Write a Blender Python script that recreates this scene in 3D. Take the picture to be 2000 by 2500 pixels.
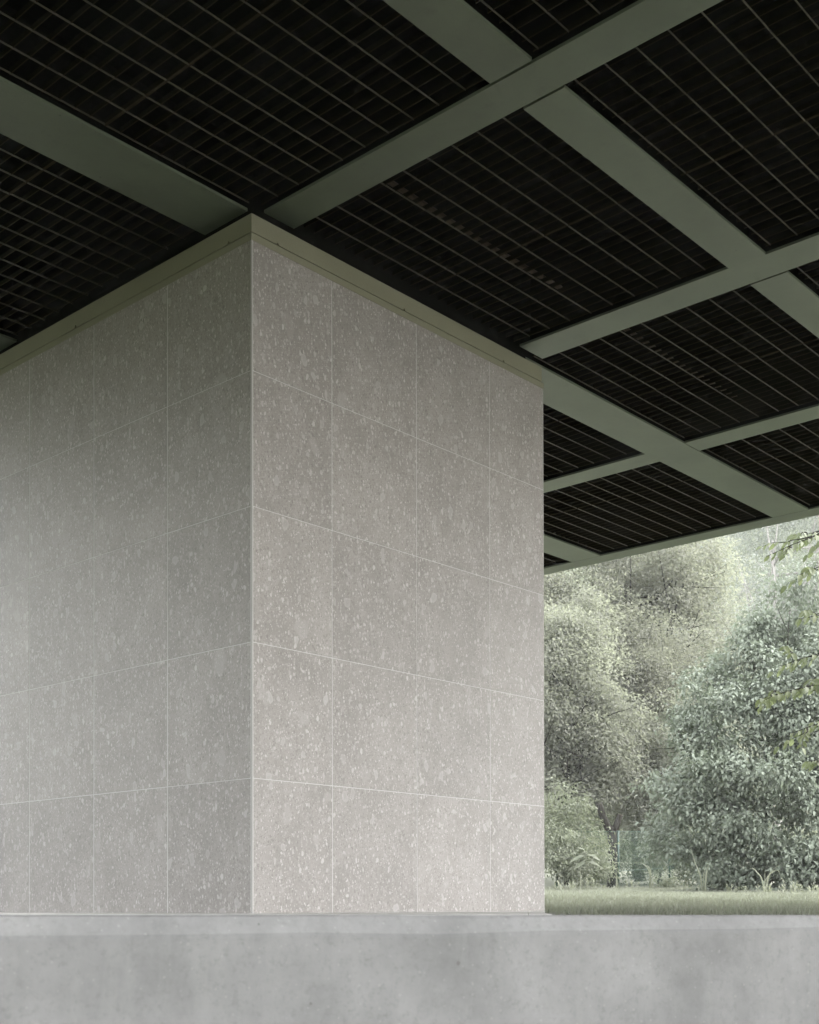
import bpy, bmesh, math, random
import numpy as np
from mathutils import Vector, Matrix

# ------------------------------------------------------------------ scene, camera, light
for o in list(bpy.data.objects): bpy.data.objects.remove(o)
scene = bpy.context.scene
COL = scene.collection
S = 0.75                                   # one stone tile = 0.75 m
CX, CY, CZ = -6.0768*S, -7.0329*S, 0.0617*S
YAW, PITCH, ROLL = 0.8341, 0.0078, -0.0018
FW = Vector((math.sin(YAW)*math.cos(PITCH), math.cos(YAW)*math.cos(PITCH), math.sin(PITCH)))
RT0 = Vector((math.cos(YAW), -math.sin(YAW), 0)); UP0 = RT0.cross(FW)
RT = math.cos(ROLL)*RT0 + math.sin(ROLL)*UP0
UP = -math.sin(ROLL)*RT0 + math.cos(ROLL)*UP0

cam = bpy.data.cameras.new('camera'); camo = bpy.data.objects.new('camera', cam); COL.objects.link(camo)
m = Matrix((RT, UP, -FW)).transposed().to_4x4(); m.translation = (CX, CY, CZ); camo.matrix_world = m
cam.sensor_fit = 'HORIZONTAL'; cam.sensor_width = 36; cam.lens = 3076.7/2000*36
cam.shift_x = (1000-991.1)/2000; cam.shift_y = (2187.6-1250)/2000
cam.clip_start = 0.05; cam.clip_end = 2000
cam.dof.use_dof = True; cam.dof.focus_distance = 7.6; cam.dof.aperture_fstop = 12
scene.camera = camo

SUN_EL, SUN_AZ = math.radians(52), math.radians(142)      # azimuth: direction the light comes from, from +Y clockwise
world = bpy.data.worlds.new('World'); scene.world = world; world.use_nodes = True
nt = world.node_tree; nt.nodes.clear()
sky = nt.nodes.new('ShaderNodeTexSky'); sky.sky_type = 'NISHITA'; sky.sun_disc = False
sky.sun_elevation = SUN_EL; sky.sun_rotation = SUN_AZ; sky.air_density = 1.6; sky.dust_density = 1.5; sky.ozone_density = 1.0
hs = nt.nodes.new('ShaderNodeHueSaturation'); hs.inputs['Saturation'].default_value = 0.14    # overcast: nearly grey
bg = nt.nodes.new('ShaderNodeBackground'); bg.inputs['Strength'].default_value = 0.15
out = nt.nodes.new('ShaderNodeOutputWorld')
nt.links.new(sky.outputs[0], hs.inputs['Color']); nt.links.new(hs.outputs[0], bg.inputs[0]); nt.links.new(bg.outputs[0], out.inputs[0])
sun = bpy.data.lights.new('sun', 'SUN'); suno = bpy.data.objects.new('sun', sun); COL.objects.link(suno)
sun.energy = 0.5; sun.angle = math.radians(45); sun.color = (1, 0.98, 0.965)
sd = Vector((math.sin(SUN_AZ)*math.cos(SUN_EL), math.cos(SUN_AZ)*math.cos(SUN_EL), math.sin(SUN_EL)))
suno.rotation_euler = sd.to_track_quat('Z', 'Y').to_euler()
vs = scene.view_settings
vs.view_transform = 'Standard'; vs.look = 'None'; vs.gamma = 1; vs.use_curve_mapping = False; vs.exposure = 3.47
scene.render.engine = 'CYCLES'

rng = np.random.default_rng(7); random.seed(7)

# ------------------------------------------------------------------ helpers
def put(X, D, z):            # site frame: X metres right, D metres ahead of the viewing point
    f = Vector((math.sin(YAW), math.cos(YAW), 0)); r = RT0
    return Vector((CX, CY, 0)) + r*X + f*D + Vector((0, 0, z))
def sx(px, D): return (px-991.1)/3076.7*D
def sz(py, D): return CZ + (2211.5-py)/3076.7*D

def tag(o, label=None, cat=None, group=None, kind=None):
    if label: o['label'] = label
    if cat: o['category'] = cat
    if group: o['group'] = group
    if kind: o['kind'] = kind
    return o
def empty(name, loc=(0, 0, 0)):
    o = bpy.data.objects.new(name, None); o.location = loc; o.empty_display_size = .2; COL.objects.link(o); return o
def parent(o, p):
    if p is not None:
        o.parent = p; o.matrix_parent_inverse = Matrix.Translation(-Vector(p.location))
def link(name, me, mat=None, par=None):
    o = bpy.data.objects.new(name, me); COL.objects.link(o)
    if mat: 
        if not me.materials: me.materials.append(mat)
    parent(o, par); return o
def fast_mesh(name, V, F, smooth=False, attr=None):
    """V (n,3); F (m,k) index array"""
    V = np.asarray(V, np.float32); F = np.asarray(F, np.int32); k = F.shape[1]
    me = bpy.data.meshes.new(name)
    me.vertices.add(len(V)); me.vertices.foreach_set('co', V.ravel())
    me.loops.add(F.size); me.loops.foreach_set('vertex_index', F.ravel())
    me.polygons.add(len(F)); me.polygons.foreach_set('loop_start', np.arange(0, F.size, k, dtype=np.int32))
    me.polygons.foreach_set('loop_total', np.full(len(F), k, np.int32))
    if smooth: me.polygons.foreach_set('use_smooth', np.ones(len(F), bool))
    if attr is not None:
        a = me.attributes.new('tint', 'FLOAT', 'POINT'); a.data.foreach_set('value', np.asarray(attr, np.float32))
    me.update(calc_edges=True); me.validate(); return me
BOXF = [(0,3,2,1),(4,5,6,7),(0,1,5,4),(1,2,6,5),(2,3,7,6),(3,0,4,7)]
def boxv(x0, x1, y0, y1, z0, z1):
    return [(x0,y0,z0),(x1,y0,z0),(x1,y1,z0),(x0,y1,z0),(x0,y0,z1),(x1,y0,z1),(x1,y1,z1),(x0,y1,z1)]
class MB:
    def __init__(s): s.v = []; s.f = []
    def box(s, x0, x1, y0, y1, z0, z1):
        n = len(s.v); s.v += boxv(x0, x1, y0, y1, z0, z1); s.f += [tuple(i+n for i in q) for q in BOXF]; return s
    def tube(s, pts, rad, seg=6, cap=True):
        n0 = len(s.v); pts = [Vector(p) for p in pts]; k = len(pts)
        ref = Vector((0.31, 0.17, 0.93))
        for i, p in enumerate(pts):
            t = (pts[min(i+1, k-1)]-pts[max(i-1, 0)]).normalized()
            a = t.cross(ref if abs(t.dot(ref)) < .95 else Vector((1, 0, 0))).normalized(); b = t.cross(a)
            r = rad[i] if hasattr(rad, '__len__') else rad
            for j in range(seg):
                an = 2*math.pi*j/seg; s.v.append(tuple(p + a*(r*math.cos(an)) + b*(r*math.sin(an))))
        for i in range(k-1):
            for j in range(seg):
                s.f.append((n0+i*seg+j, n0+i*seg+(j+1) % seg, n0+(i+1)*seg+(j+1) % seg, n0+(i+1)*seg+j))
        if cap:
            s.f.append(tuple(n0+j for j in reversed(range(seg)))); s.f.append(tuple(n0+(k-1)*seg+j for j in range(seg)))
        return s
    def build(s, name, mat, par=None, bevel=0, smooth=False, subtract=None):
        me = bpy.data.meshes.new(name); me.from_pydata(s.v, [], s.f)
        bm = bmesh.new(); bm.from_mesh(me); bmesh.ops.recalc_face_normals(bm, faces=bm.faces)
        if bevel: bmesh.ops.bevel(bm, geom=list(bm.edges), offset=bevel, segments=2, affect='EDGES', profile=.6)
        if smooth:
            for f in bm.faces: f.smooth = True
        bm.to_mesh(me); bm.free(); me.update()
        return link(name, me, mat, par)

# ------------------------------------------------------------------ materials
def mat(name):
    m = bpy.data.materials.new(name); m.use_nodes = True
    n = m.node_tree; n.nodes.clear()
    o = n.nodes.new('ShaderNodeOutputMaterial'); b = n.nodes.new('ShaderNodeBsdfPrincipled')
    n.links.new(b.outputs[0], o.inputs[0]); return m, n, b, o
def node(n, t, **kw):
    x = n.nodes.new(t)
    for k, v in kw.items():
        if k.startswith('i_'):
            key = k[2:]; x.inputs[int(key) if key.isdigit() else key.replace('_', ' ')].default_value = v
        else: setattr(x, k, v)
    return x
def ramp(n, fac, stops):
    r = n.nodes.new('ShaderNodeValToRGB'); el = r.color_ramp.elements
    while len(el) < len(stops): el.new(.5)
    for e, (p, c) in zip(el, stops):
        e.position = p; e.color = (c, c, c, 1) if not hasattr(c, '__len__') else (*c, 1)
    n.links.new(fac, r.inputs[0]); return r.outputs[0]
def math_n(n, op, a, b=None, c=None, clamp=False):
    x = n.nodes.new('ShaderNodeMath'); x.operation = op; x.use_clamp = clamp
    for i, v in enumerate((a, b, c)):
        if v is None: continue
        if isinstance(v, (int, float)): x.inputs[i].default_value = v
        else: n.links.new(v, x.inputs[i])
    return x.outputs[0]
def mixc(n, fac, a, b, blend='MIX'):
    x = n.nodes.new('ShaderNodeMix'); x.data_type = 'RGBA'; x.blend_type = blend
    for s, v in ((x.inputs[0], fac), (x.inputs[6], a), (x.inputs[7], b)):
        if isinstance(v, (int, float)): s.default_value = v
        elif hasattr(v, '__len__'): s.default_value = (*v, 1)
        else: n.links.new(v, s)
    return x.outputs[2]

def stone_mat():
    m, n, b, o = mat('ceppo_stone')
    geo = node(n, 'ShaderNodeNewGeometry'); oi = node(n, 'ShaderNodeObjectInfo')
    off = node(n, 'ShaderNodeVectorMath', operation='SCALE'); n.links.new(oi.outputs['Random'], off.inputs['Scale'])
    off.inputs[0].default_value = (37.0, 53.0, 29.0)
    add = node(n, 'ShaderNodeVectorMath', operation='ADD'); n.links.new(geo.outputs['Position'], add.inputs[0]); n.links.new(off.outputs[0], add.inputs[1])
    mp = node(n, 'ShaderNodeMapping'); mp.inputs['Rotation'].default_value = (.25, .2, 0); mp.inputs['Scale'].default_value = (1.25, 1.25, .85)
    n.links.new(add.outputs[0], mp.inputs[0]); P = mp.outputs[0]
    def distort(amount, scale):
        nz = node(n, 'ShaderNodeTexNoise', i_Scale=scale, i_Detail=2.0); n.links.new(P, nz.inputs['Vector'])
        sub = node(n, 'ShaderNodeVectorMath', operation='SUBTRACT'); n.links.new(nz.outputs['Color'], sub.inputs[0]); sub.inputs[1].default_value = (.5, .5, .5)
        sc = node(n, 'ShaderNodeVectorMath', operation='SCALE'); sc.inputs['Scale'].default_value = amount; n.links.new(sub.outputs[0], sc.inputs[0])
        ad = node(n, 'ShaderNodeVectorMath', operation='ADD'); n.links.new(P, ad.inputs[0]); n.links.new(sc.outputs[0], ad.inputs[1]); return ad.outputs[0]
    def pebbles(scale, lo, hi, present, vec, soft=.05):
        v = node(n, 'ShaderNodeTexVoronoi', i_Scale=scale); n.links.new(vec, v.inputs['Vector'])
        sep = node(n, 'ShaderNodeSeparateColor'); n.links.new(v.outputs['Color'], sep.inputs[0])
        rad = math_n(n, 'MULTIPLY_ADD', sep.outputs[0], hi-lo, lo)
        d = math_n(n, 'SUBTRACT', rad, v.outputs['Distance'])
        mask = math_n(n, 'DIVIDE', d, soft, clamp=True)
        pres = math_n(n, 'LESS_THAN', sep.outputs[1], present)
        return math_n(n, 'MULTIPLY', mask, pres), sep.outputs[2], math_n(n, 'DIVIDE', d, hi), pres
    hug, hugr, hugd, _h = pebbles(5.2, .12, .36, .34, distort(.16, 6), .07)
    big, bigr, bigd, bigp = pebbles(11.5, .12, .38, .42, distort(.09, 11), .07)
    mid, midr, midd, midp = pebbles(27, .15, .44, .62, distort(.03, 30), .08)
    sm, smr, _, _ = pebbles(56, .22, .58, .85, distort(.014, 80), .12)
    fi, fir, _, _ = pebbles(100, .28, .6, .9, distort(.008, 150), .14)
    nz = node(n, 'ShaderNodeTexNoise', i_Scale=3.0, i_Detail=6.0, i_Roughness=.65); n.links.new(P, nz.inputs['Vector'])
    gr = node(n, 'ShaderNodeTexNoise', i_Scale=240.0, i_Detail=3.0, i_Roughness=.7); n.links.new(P, gr.inputs['Vector'])
    base = mixc(n, ramp(n, nz.outputs[0], [(.32, 0.0), (.68, 1.0)]), (.245, .234, .222), (.335, .321, .308))
    base = mixc(n, ramp(n, gr.outputs[0], [(.3, 1.0), (.5, 0.0)]), base, (.215, .207, .195))
    base = mixc(n, math_n(n, 'MULTIPLY', fi, .85), base, ramp(n, fir, [(.0, (.19, .182, .171)), (.45, (.255, .245, .232)), (.75, (.33, .318, .304)), (1.0, (.52, .505, .488))]))
    base = mixc(n, math_n(n, 'MULTIPLY', sm, .8), base, ramp(n, smr, [(.0, (.195, .187, .175)), (.4, (.26, .25, .236)), (.75, (.35, .338, .324)), (1.0, (.50, .485, .468))]))
    base = mixc(n, math_n(n, 'MULTIPLY', mid, .8), base, mixc(n, midr, (.245, .234, .222), (.475, .46, .445)))
    rim = ramp(n, bigd, [(.0, 1.0), (.22, .25), (.6, .0)])
    bigc = mixc(n, rim, mixc(n, bigr, (.29, .28, .265), (.38, .37, .36)), (.50, .487, .472))
    base = mixc(n, math_n(n, 'MULTIPLY', big, .75), base, bigc)
    rim2 = ramp(n, hugd, [(.0, .9), (.12, .15), (.5, .0)])
    base = mixc(n, math_n(n, 'MULTIPLY', hug, .5), base, mixc(n, rim2, mixc(n, hugr, (.26, .25, .236), (.37, .358, .344)), (.44, .428, .412)))
    tone = math_n(n, 'MULTIPLY_ADD', oi.outputs['Random'], .07, .80)
    hs = node(n, 'ShaderNodeHueSaturation'); n.links.new(mixc(n, 1.0, base, (1.0, .968, .966), 'MULTIPLY'), hs.inputs['Color']); n.links.new(tone, hs.inputs['Value'])
    n.links.new(hs.outputs[0], b.inputs['Base Color'])
    b.inputs['Roughness'].default_value = .62; b.inputs['Specular IOR Level'].default_value = .3
    bp = node(n, 'ShaderNodeBump', i_Strength=.12, i_Distance=.002); n.links.new(gr.outputs[0], bp.inputs['Height']); n.links.new(bp.outputs[0], b.inputs['Normal'])
    return m
def concrete_mat(name='cast_concrete', k=1.0):
    m, n, b, o = mat(name)
    geo = node(n, 'ShaderNodeNewGeometry'); P = geo.outputs['Position']
    st = node(n, 'ShaderNodeMapping'); st.inputs['Scale'].default_value = (26, 26, 2.2); n.links.new(P, st.inputs[0])
    streak = node(n, 'ShaderNodeTexNoise', i_Scale=1.0, i_Detail=4.0, i_Roughness=.6); n.links.new(st.outputs[0], streak.inputs['Vector'])
    cl = node(n, 'ShaderNodeTexNoise', i_Scale=4.5, i_Detail=7.0, i_Roughness=.68); n.links.new(P, cl.inputs['Vector'])
    gr = node(n, 'ShaderNodeTexNoise', i_Scale=75.0, i_Detail=6.0, i_Roughness=.75); n.links.new(P, gr.inputs['Vector'])
    c = mixc(n, ramp(n, cl.outputs[0], [(.3, 0.0), (.7, 1.0)]), (.125, .123, .123), (.208, .204, .204))
    c = mixc(n, ramp(n, streak.outputs[0], [(.5, 0.0), (.75, .55)]), c, (.20, .198, .195))
    c = mixc(n, ramp(n, gr.outputs[0], [(.25, .7), (.48, 0.0)]), c, (.11, .11, .106))
    sp = node(n, 'ShaderNodeTexVoronoi', i_Scale=120.0); n.links.new(P, sp.inputs['Vector'])
    sps = node(n, 'ShaderNodeSeparateColor'); n.links.new(sp.outputs['Color'], sps.inputs[0])
    w = math_n(n, 'MULTIPLY', math_n(n, 'LESS_THAN', sps.outputs[0], .3), math_n(n, 'LESS_THAN', sp.outputs['Distance'], math_n(n, 'MULTIPLY', sps.outputs[1], .32)))
    c = mixc(n, math_n(n, 'MULTIPLY', w, .22), c, (.30, .296, .285))
    pv = node(n, 'ShaderNodeTexVoronoi', i_Scale=42.0); n.links.new(P, pv.inputs['Vector'])
    pvs = node(n, 'ShaderNodeSeparateColor'); n.links.new(pv.outputs['Color'], pvs.inputs[0])
    pit = math_n(n, 'MULTIPLY', math_n(n, 'LESS_THAN', pvs.outputs[1], .05), math_n(n, 'LESS_THAN', pv.outputs['Distance'], math_n(n, 'MULTIPLY', pvs.outputs[0], .16)))
    c = mixc(n, math_n(n, 'MULTIPLY', pit, .65), c, (.09, .088, .082))
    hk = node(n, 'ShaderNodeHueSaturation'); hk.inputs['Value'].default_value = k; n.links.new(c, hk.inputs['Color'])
    n.links.new(hk.outputs[0], b.inputs['Base Color']); b.inputs['Roughness'].default_value = .8; b.inputs['Specular IOR Level'].default_value = .25
    hgt = math_n(n, 'SUBTRACT', gr.outputs[0], pit)
    bp = node(n, 'ShaderNodeBump', i_Strength=.25, i_Distance=.002); n.links.new(hgt, bp.inputs['Height']); n.links.new(bp.outputs[0], b.inputs['Normal'])
    return m
def paint_mat(name, col, rough=.55, spots=True, var=.2):
    m, n, b, o = mat(name)
    geo = node(n, 'ShaderNodeNewGeometry'); P = geo.outputs['Position']
    a = node(n, 'ShaderNodeTexNoise', i_Scale=1.6, i_Detail=6.0, i_Roughness=.65); n.links.new(P, a.inputs['Vector'])
    g = node(n, 'ShaderNodeTexNoise', i_Scale=300.0, i_Detail=2.0); n.links.new(P, g.inputs['Vector'])
    d = tuple(x*(1-var) for x in col); l = tuple(min(1, x*(1+var)) for x in col)
    c = mixc(n, ramp(n, a.outputs[0], [(.3, 0.0), (.7, 1.0)]), d, l)
    c = mixc(n, ramp(n, g.outputs[0], [(.35, .25), (.55, 0.0)]), c, tuple(x*.6 for x in col))
    if spots:
        e = node(n, 'ShaderNodeTexNoise', i_Scale=7.0, i_Detail=8.0, i_Roughness=.75); n.links.new(P, e.inputs['Vector'])
        c = mixc(n, ramp(n, e.outputs[0], [(.56, 0.0), (.70, .45)]), c, tuple(x*.62 for x in col))
    if spots:
        v = node(n, 'ShaderNodeTexVoronoi', i_Scale=9.0); n.links.new(P, v.inputs['Vector'])
        s = node(n, 'ShaderNodeSeparateColor'); n.links.new(v.outputs['Color'], s.inputs[0])
        k = math_n(n, 'MULTIPLY', math_n(n, 'LESS_THAN', s.outputs[0], .12), math_n(n, 'LESS_THAN', v.outputs['Distance'], .05))
        c = mixc(n, math_n(n, 'MULTIPLY', k, .6), c, tuple(x*.3 for x in col))
    n.links.new(c, b.inputs['Base Color']); b.inputs['Roughness'].default_value = rough; b.inputs['Specular IOR Level'].default_value = .3
    return m
def leaf_mat(name, dark, light, gloss=.42, trans=.35, spec=.22):
    m, n, b, o = mat(name)
    at = node(n, 'ShaderNodeAttribute', attribute_name='tint')
    c = mixc(n, at.outputs['Fac'], dark, light)
    n.links.new(c, b.inputs['Base Color']); b.inputs['Roughness'].default_value = gloss; b.inputs['Specular IOR Level'].default_value = spec
    t = node(n, 'ShaderNodeBsdfTranslucent'); tc = mixc(n, .5, c, (light[0]*1.05, light[1]*1.15, light[2]*.85)); n.links.new(tc, t.inputs[0])
    mx = node(n, 'ShaderNodeMixShader', i_0=trans); n.links.new(b.outputs[0], mx.inputs[1]); n.links.new(t.outputs[0], mx.inputs[2]); n.links.new(mx.outputs[0], o.inputs[0])
    return m
def bark_mat(name, a, c):
    m, n, b, o = mat(name)
    geo = node(n, 'ShaderNodeNewGeometry'); mp = node(n, 'ShaderNodeMapping'); mp.inputs['Scale'].default_value = (22, 22, 5)
    n.links.new(geo.outputs['Position'], mp.inputs[0]); z = node(n, 'ShaderNodeTexNoise', i_Scale=1.0, i_Detail=5.0); n.links.new(mp.outputs[0], z.inputs['Vector'])
    n.links.new(mixc(n, ramp(n, z.outputs[0], [(.35, 0.0), (.65, 1.0)]), a, c), b.inputs['Base Color']); b.inputs['Roughness'].default_value = .9; b.inputs['Specular IOR Level'].default_value = 0
    return m
def ground_mat(name, a, c, scale=2.0):
    m, n, b, o = mat(name)
    geo = node(n, 'ShaderNodeNewGeometry'); z = node(n, 'ShaderNodeTexNoise', i_Scale=scale, i_Detail=8.0, i_Roughness=.7); n.links.new(geo.outputs['Position'], z.inputs['Vector'])
    n.links.new(mixc(n, ramp(n, z.outputs[0], [(.35, 0.0), (.65, 1.0)]), a, c), b.inputs['Base Color']); b.inputs['Roughness'].default_value = .95
    b.inputs['Specular IOR Level'].default_value = .1
    return m
STONE = stone_mat(); CONC = concrete_mat(); CONCW = concrete_mat('pale_concrete_edge', 1.2)  # CONCW: paler concrete for the parapet's chamfer and top
GROUT = paint_mat('pale_grout', (.43, .42, .408), .9, False, .06)
TRIM = paint_mat('stone_trim', (.30, .292, .28), .6, False, .08)
STEEL = paint_mat('grey_green_paint', (.09, .106, .074), .4, True); STEEL.node_tree.nodes['Principled BSDF'].inputs['Specular IOR Level'].default_value = .4
FASC = paint_mat('fascia_paint', (.185, .18, .128), .5, False, .08)
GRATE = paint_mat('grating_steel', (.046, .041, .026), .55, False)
CROSS = paint_mat('lit_blade_edge', (.032, .026, .015), .6, False)  # paler lower edge of each blade, coloured as if lit from below
BLADE = paint_mat('blade_side_shade', (.010, .009, .005), .6, False)  # sides of the same blades, blackened to read as shade
DARK = paint_mat('shade_black', (.006, .006, .005), .9, False)  # near black puts the shade of the roof void into the colour
GRASSM = leaf_mat('grass_blades', (.14, .146, .116), (.20, .205, .168), .5, .45, .3)
LAWN = ground_mat('lawn_soil', (.125, .129, .10), (.155, .16, .125), 3)
PAVE = ground_mat('pale_paving', (.42, .405, .385), (.52, .505, .48), 9)
EARTH = ground_mat('gravel_ground', (.046, .05, .025), (.068, .073, .039), 6)
BARK = bark_mat('dark_bark', (.012, .0115, .010), (.028, .026, .022))
PALEBARK = bark_mat('pale_bark', (.16, .15, .14), (.26, .25, .24))
CUTWOOD = bark_mat('cut_wood', (.12, .10, .08), (.18, .15, .12))
for m_ in (BLADE, DARK, CROSS): m_.node_tree.nodes['Principled BSDF'].inputs['Specular IOR Level'].default_value = 0
FENCEG = paint_mat('green_wire', (.010, .029, .019), .5, False)

# ------------------------------------------------------------------ ground
rx, fx = RT0, Vector((math.sin(YAW), math.cos(YAW), 0))
def lawn_z(D):                       # gentle rise of the lawn away from the slab
    t = min(max((D-9)/16, 0), 1); z = -.012 + .345*t
    if D > 26: z += (D-26)*.06
    return z
gm = MB(); gm.v = [(-135, -135, -1.5), (195, -135, -1.5), (195, 195, -1.5), (-135, 195, -1.5)]; gm.f = [(0, 1, 2, 3)]
tag(gm.build('ground', EARTH), kind='structure')

def U(u, v, z=0): return Vector((u*S, v*S, z*S))
# slab (podium) outline, in tile units
fd = Vector((.903, -.429, 0)); f0 = Vector((-3.92, -5.088, 0))
FL, FR = f0 - fd*13, f0 + fd*9
back = [Vector((3.2, -9.0, 0)), Vector((.80, -4.0, 0)), Vector((.40, -2.42, 0)), Vector((-1.02, -1.2, 0)), Vector((-.46, 2.75, 0)), Vector((-.40, 9, 0)), Vector((-9, 9, 0))]
# lawn: strips by depth, starting at the slab's back edge
V = []; F = []
ds = [4.9, 5.5, 6.3, 7.3, 8.6, 10, 12, 14, 16, 18, 20, 22, 24, 25, 26, 28, 32, 40, 60, 100]
xs = [-60, -20, -6, -2, 0, 1, 2, 3, 4, 5, 6, 8, 12, 30, 120]
for D in ds:
    for X in xs:
        k = max(1, D/40)
        p = put(X*k, D, lawn_z(D) + (.02*math.sin(X*1.7+D*.8) if 9 < D < 24 else 0)); V.append(tuple(p))
nx = len(xs)
for i in range(len(ds)-1):
    for j in range(nx-1):
        a = i*nx+j; F.append((a, a+1, a+nx+1, a+nx))
lm = MB(); lm.v = V; lm.f = F
lawn = lm.build('lawn', LAWN, smooth=True); tag(lawn, kind='structure')

def prism(name, pts, z0, z1, mat_, bevel=0):
    bm = bmesh.new(); vs_ = [bm.verts.new((p.x*S, p.y*S, z1)) for p in pts]; f = bm.faces.new(vs_)
    r = bmesh.ops.extrude_face_region(bm, geom=[f])
    for v in [g for g in r['geom'] if isinstance(g, bmesh.types.BMVert)]: v.co.z = z0
    bmesh.ops.recalc_face_normals(bm, faces=bm.faces)
    if bevel:
        ed = [e for e in bm.edges if all(abs(v.co.z-z1) < 1e-5 for v in e.verts)]
        bmesh.ops.bevel(bm, geom=ed, offset=bevel, segments=3, affect='EDGES', profile=.5)
    me = bpy.data.meshes.new(name); bm.to_mesh(me); bm.free(); return link(name, me, mat_)
slab = prism('terrace_floor', [FR-fd.cross(Vector((0, 0, 1)))*.3]+back[:4]+[Vector((-2.2, -1.0, 0)), Vector((-2.8, -5.0, 0))], -1.6, -.006, PAVE, .004); tag(slab, kind='structure')
# low concrete parapet with a chamfered top, right in front of the viewing point
def para(t, off, z):                      # t along the wall (0 at the middle), off = metres back from its face
    nrm = Vector((.429, .903, 0)); p = f0*S + fd*t + nrm*off; p.z = z; return p
def topz(t): return .0303 - .0045*t
pv, pf = [], []
ts = np.linspace(-7, 6, 60); rp = random.Random(2)
for t in ts:
    w = rp.gauss(0, .0012); tz = topz(max(-1.6, min(1.6, t)))
    pv += [tuple(para(t, 0, -1.5)), tuple(para(t, w*.4, -.004+w)), tuple(para(t, .003+w*.4, .001+w)), tuple(para(t, .020, tz-.003+w*.7)), tuple(para(t, .026, tz)), tuple(para(t, .30, tz-.010)), tuple(para(t, .305, tz-.016)), tuple(para(t, .305, -1.5))]
for i in range(len(ts)-1):
    for j in range(7): pf.append((i*8+j, (i+1)*8+j, (i+1)*8+j+1, i*8+j+1))
pf += [tuple(range(8)), tuple(reversed(range((len(ts)-1)*8, len(ts)*8)))]
pm = MB(); pm.v = pv; pm.f = pf
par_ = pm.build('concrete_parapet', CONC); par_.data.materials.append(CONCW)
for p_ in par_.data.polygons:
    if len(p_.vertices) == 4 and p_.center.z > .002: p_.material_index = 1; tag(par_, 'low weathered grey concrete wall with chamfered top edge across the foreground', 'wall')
W = 3.6316
bed = prism('planting_bed', [Vector((-2.2, -1.0, 0)), Vector((-2.8, -5.1, 0)), Vector((-13, -.25, 0)), Vector((-13, 9, 0)), Vector((-.47, 9, 0)), Vector((-.47, 2.75, 0)), Vector((-1.02, -1.19, 0))], -1.6, -.03, EARTH); tag(bed, kind='structure')
court = prism('bounce_ground', [Vector((2, -11, 0)), Vector((2, -50, 0)), Vector((50, -50, 0)), Vector((50, -11, 0))], -1.7, -1.42, PAVE); tag(court, kind='structure')  # unseen pale ground added to bounce light onto wall and beams
strip = prism('paving_strip', [Vector((-.46, 2.75, 0)), Vector((-1.0, -1.18, 0)), Vector((.40, -2.40, 0)), Vector((1.4, -1.62, 0)), Vector((3.55, -.06, 0)), Vector((3.55, 6.5, 0)), Vector((-.45, 6.5, 0))], -.3, .005, PAVE, .004)
tag(strip, kind='structure')

# ------------------------------------------------------------------ stone-clad block
blk = tag(empty('stone_block', (0, 0, 0)), 'tall stone clad block with pebbly grey tiles standing under the steel roof', 'building block')
VL = 6.4; T = .012; R0 = .0009
core = MB().box(R0, W*S-R0, R0, VL*S-R0, -.2, 4.98*S).build('wall_core', GROUT, blk)
MB().box(.09, W*S-.09, .09, VL*S-.09, 4.98*S+.002, 5.6*S).build('shadow_gap_block', DARK, blk)  # set-back black block stands in for the shadow over the fascia
J = .0025; JH = .0019; JL = .0037
ur = [0, .8265, 1.8215, 2.8103, W]; vl = [0, 1.0097, 2.0192, 3.022, 4.028, 5.034, VL]; zr = [0, 1, 2, 3, 4, 4.975]
CT = .012                                # corner trim width
def tile(x0, x1, y0, y1, z0, z1):
    t = MB().box(x0, x1, y0, y1, z0, z1).build('stone_tile', STONE, blk, bevel=.0008)
    return t
for i in range(4):
    for k in range(5):
        a, b_ = ur[i]*S+J, ur[i+1]*S-J
        if i == 0: a = CT
        if i == 3: b_ = W*S-.003
        j = rng.normal(0, .0004)
        tile(a, b_, -j*.6, T, zr[k]*S+(JH if k else -.15), zr[k+1]*S-JH)
for i in range(6):
    for k in range(5):
        a, b_ = vl[i]*S+JL, vl[i+1]*S-JL
        if i == 0: a = CT
        j = rng.normal(0, .0004)
        tile(-j*.6, T, a, b_, zr[k]*S+(JH if k else -.15), zr[k+1]*S-JH)
        tile(W*S-T, W*S+j*.6, max(a, T+.001), b_, zr[k]*S+(JH if k else -.15), zr[k+1]*S-JH)
MB().box(-.0012, CT-.004, -.0012, CT-.004, -.15, 4.975*S).build('corner_trim', TRIM, blk, bevel=.002)
# flashing: upper fascia, projecting lower lip, clip bolts
fz0, fz1, fz2 = 4.962*S, 5.022*S, 5.165*S
ins = .005
MB().box(ins, W*S-.012, ins, VL*S-ins, fz1+.004, fz2).build('fascia_band', FASC, blk, bevel=.002)
MB().box(-.002, W*S+.003, -.002, VL*S+.006, fz0, fz1-.005).build('fascia_lip', FASC, blk, bevel=.0015)
for (u, v) in [(.27, None), (1.68, None), (3.03, None), (None, .27), (None, 2.3), (None, 4.3)]:
    bm_ = MB()
    if u is not None: bm_.tube([(u*S, ins+.001, fz1+.010), (u*S, -.004, fz1+.010)], .009, 8)
    else: bm_.tube([(ins+.001, v*S, fz1+.010), (-.004, v*S, fz1+.010)], .009, 8)
    bm_.build('bolt', FASC, blk)

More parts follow.
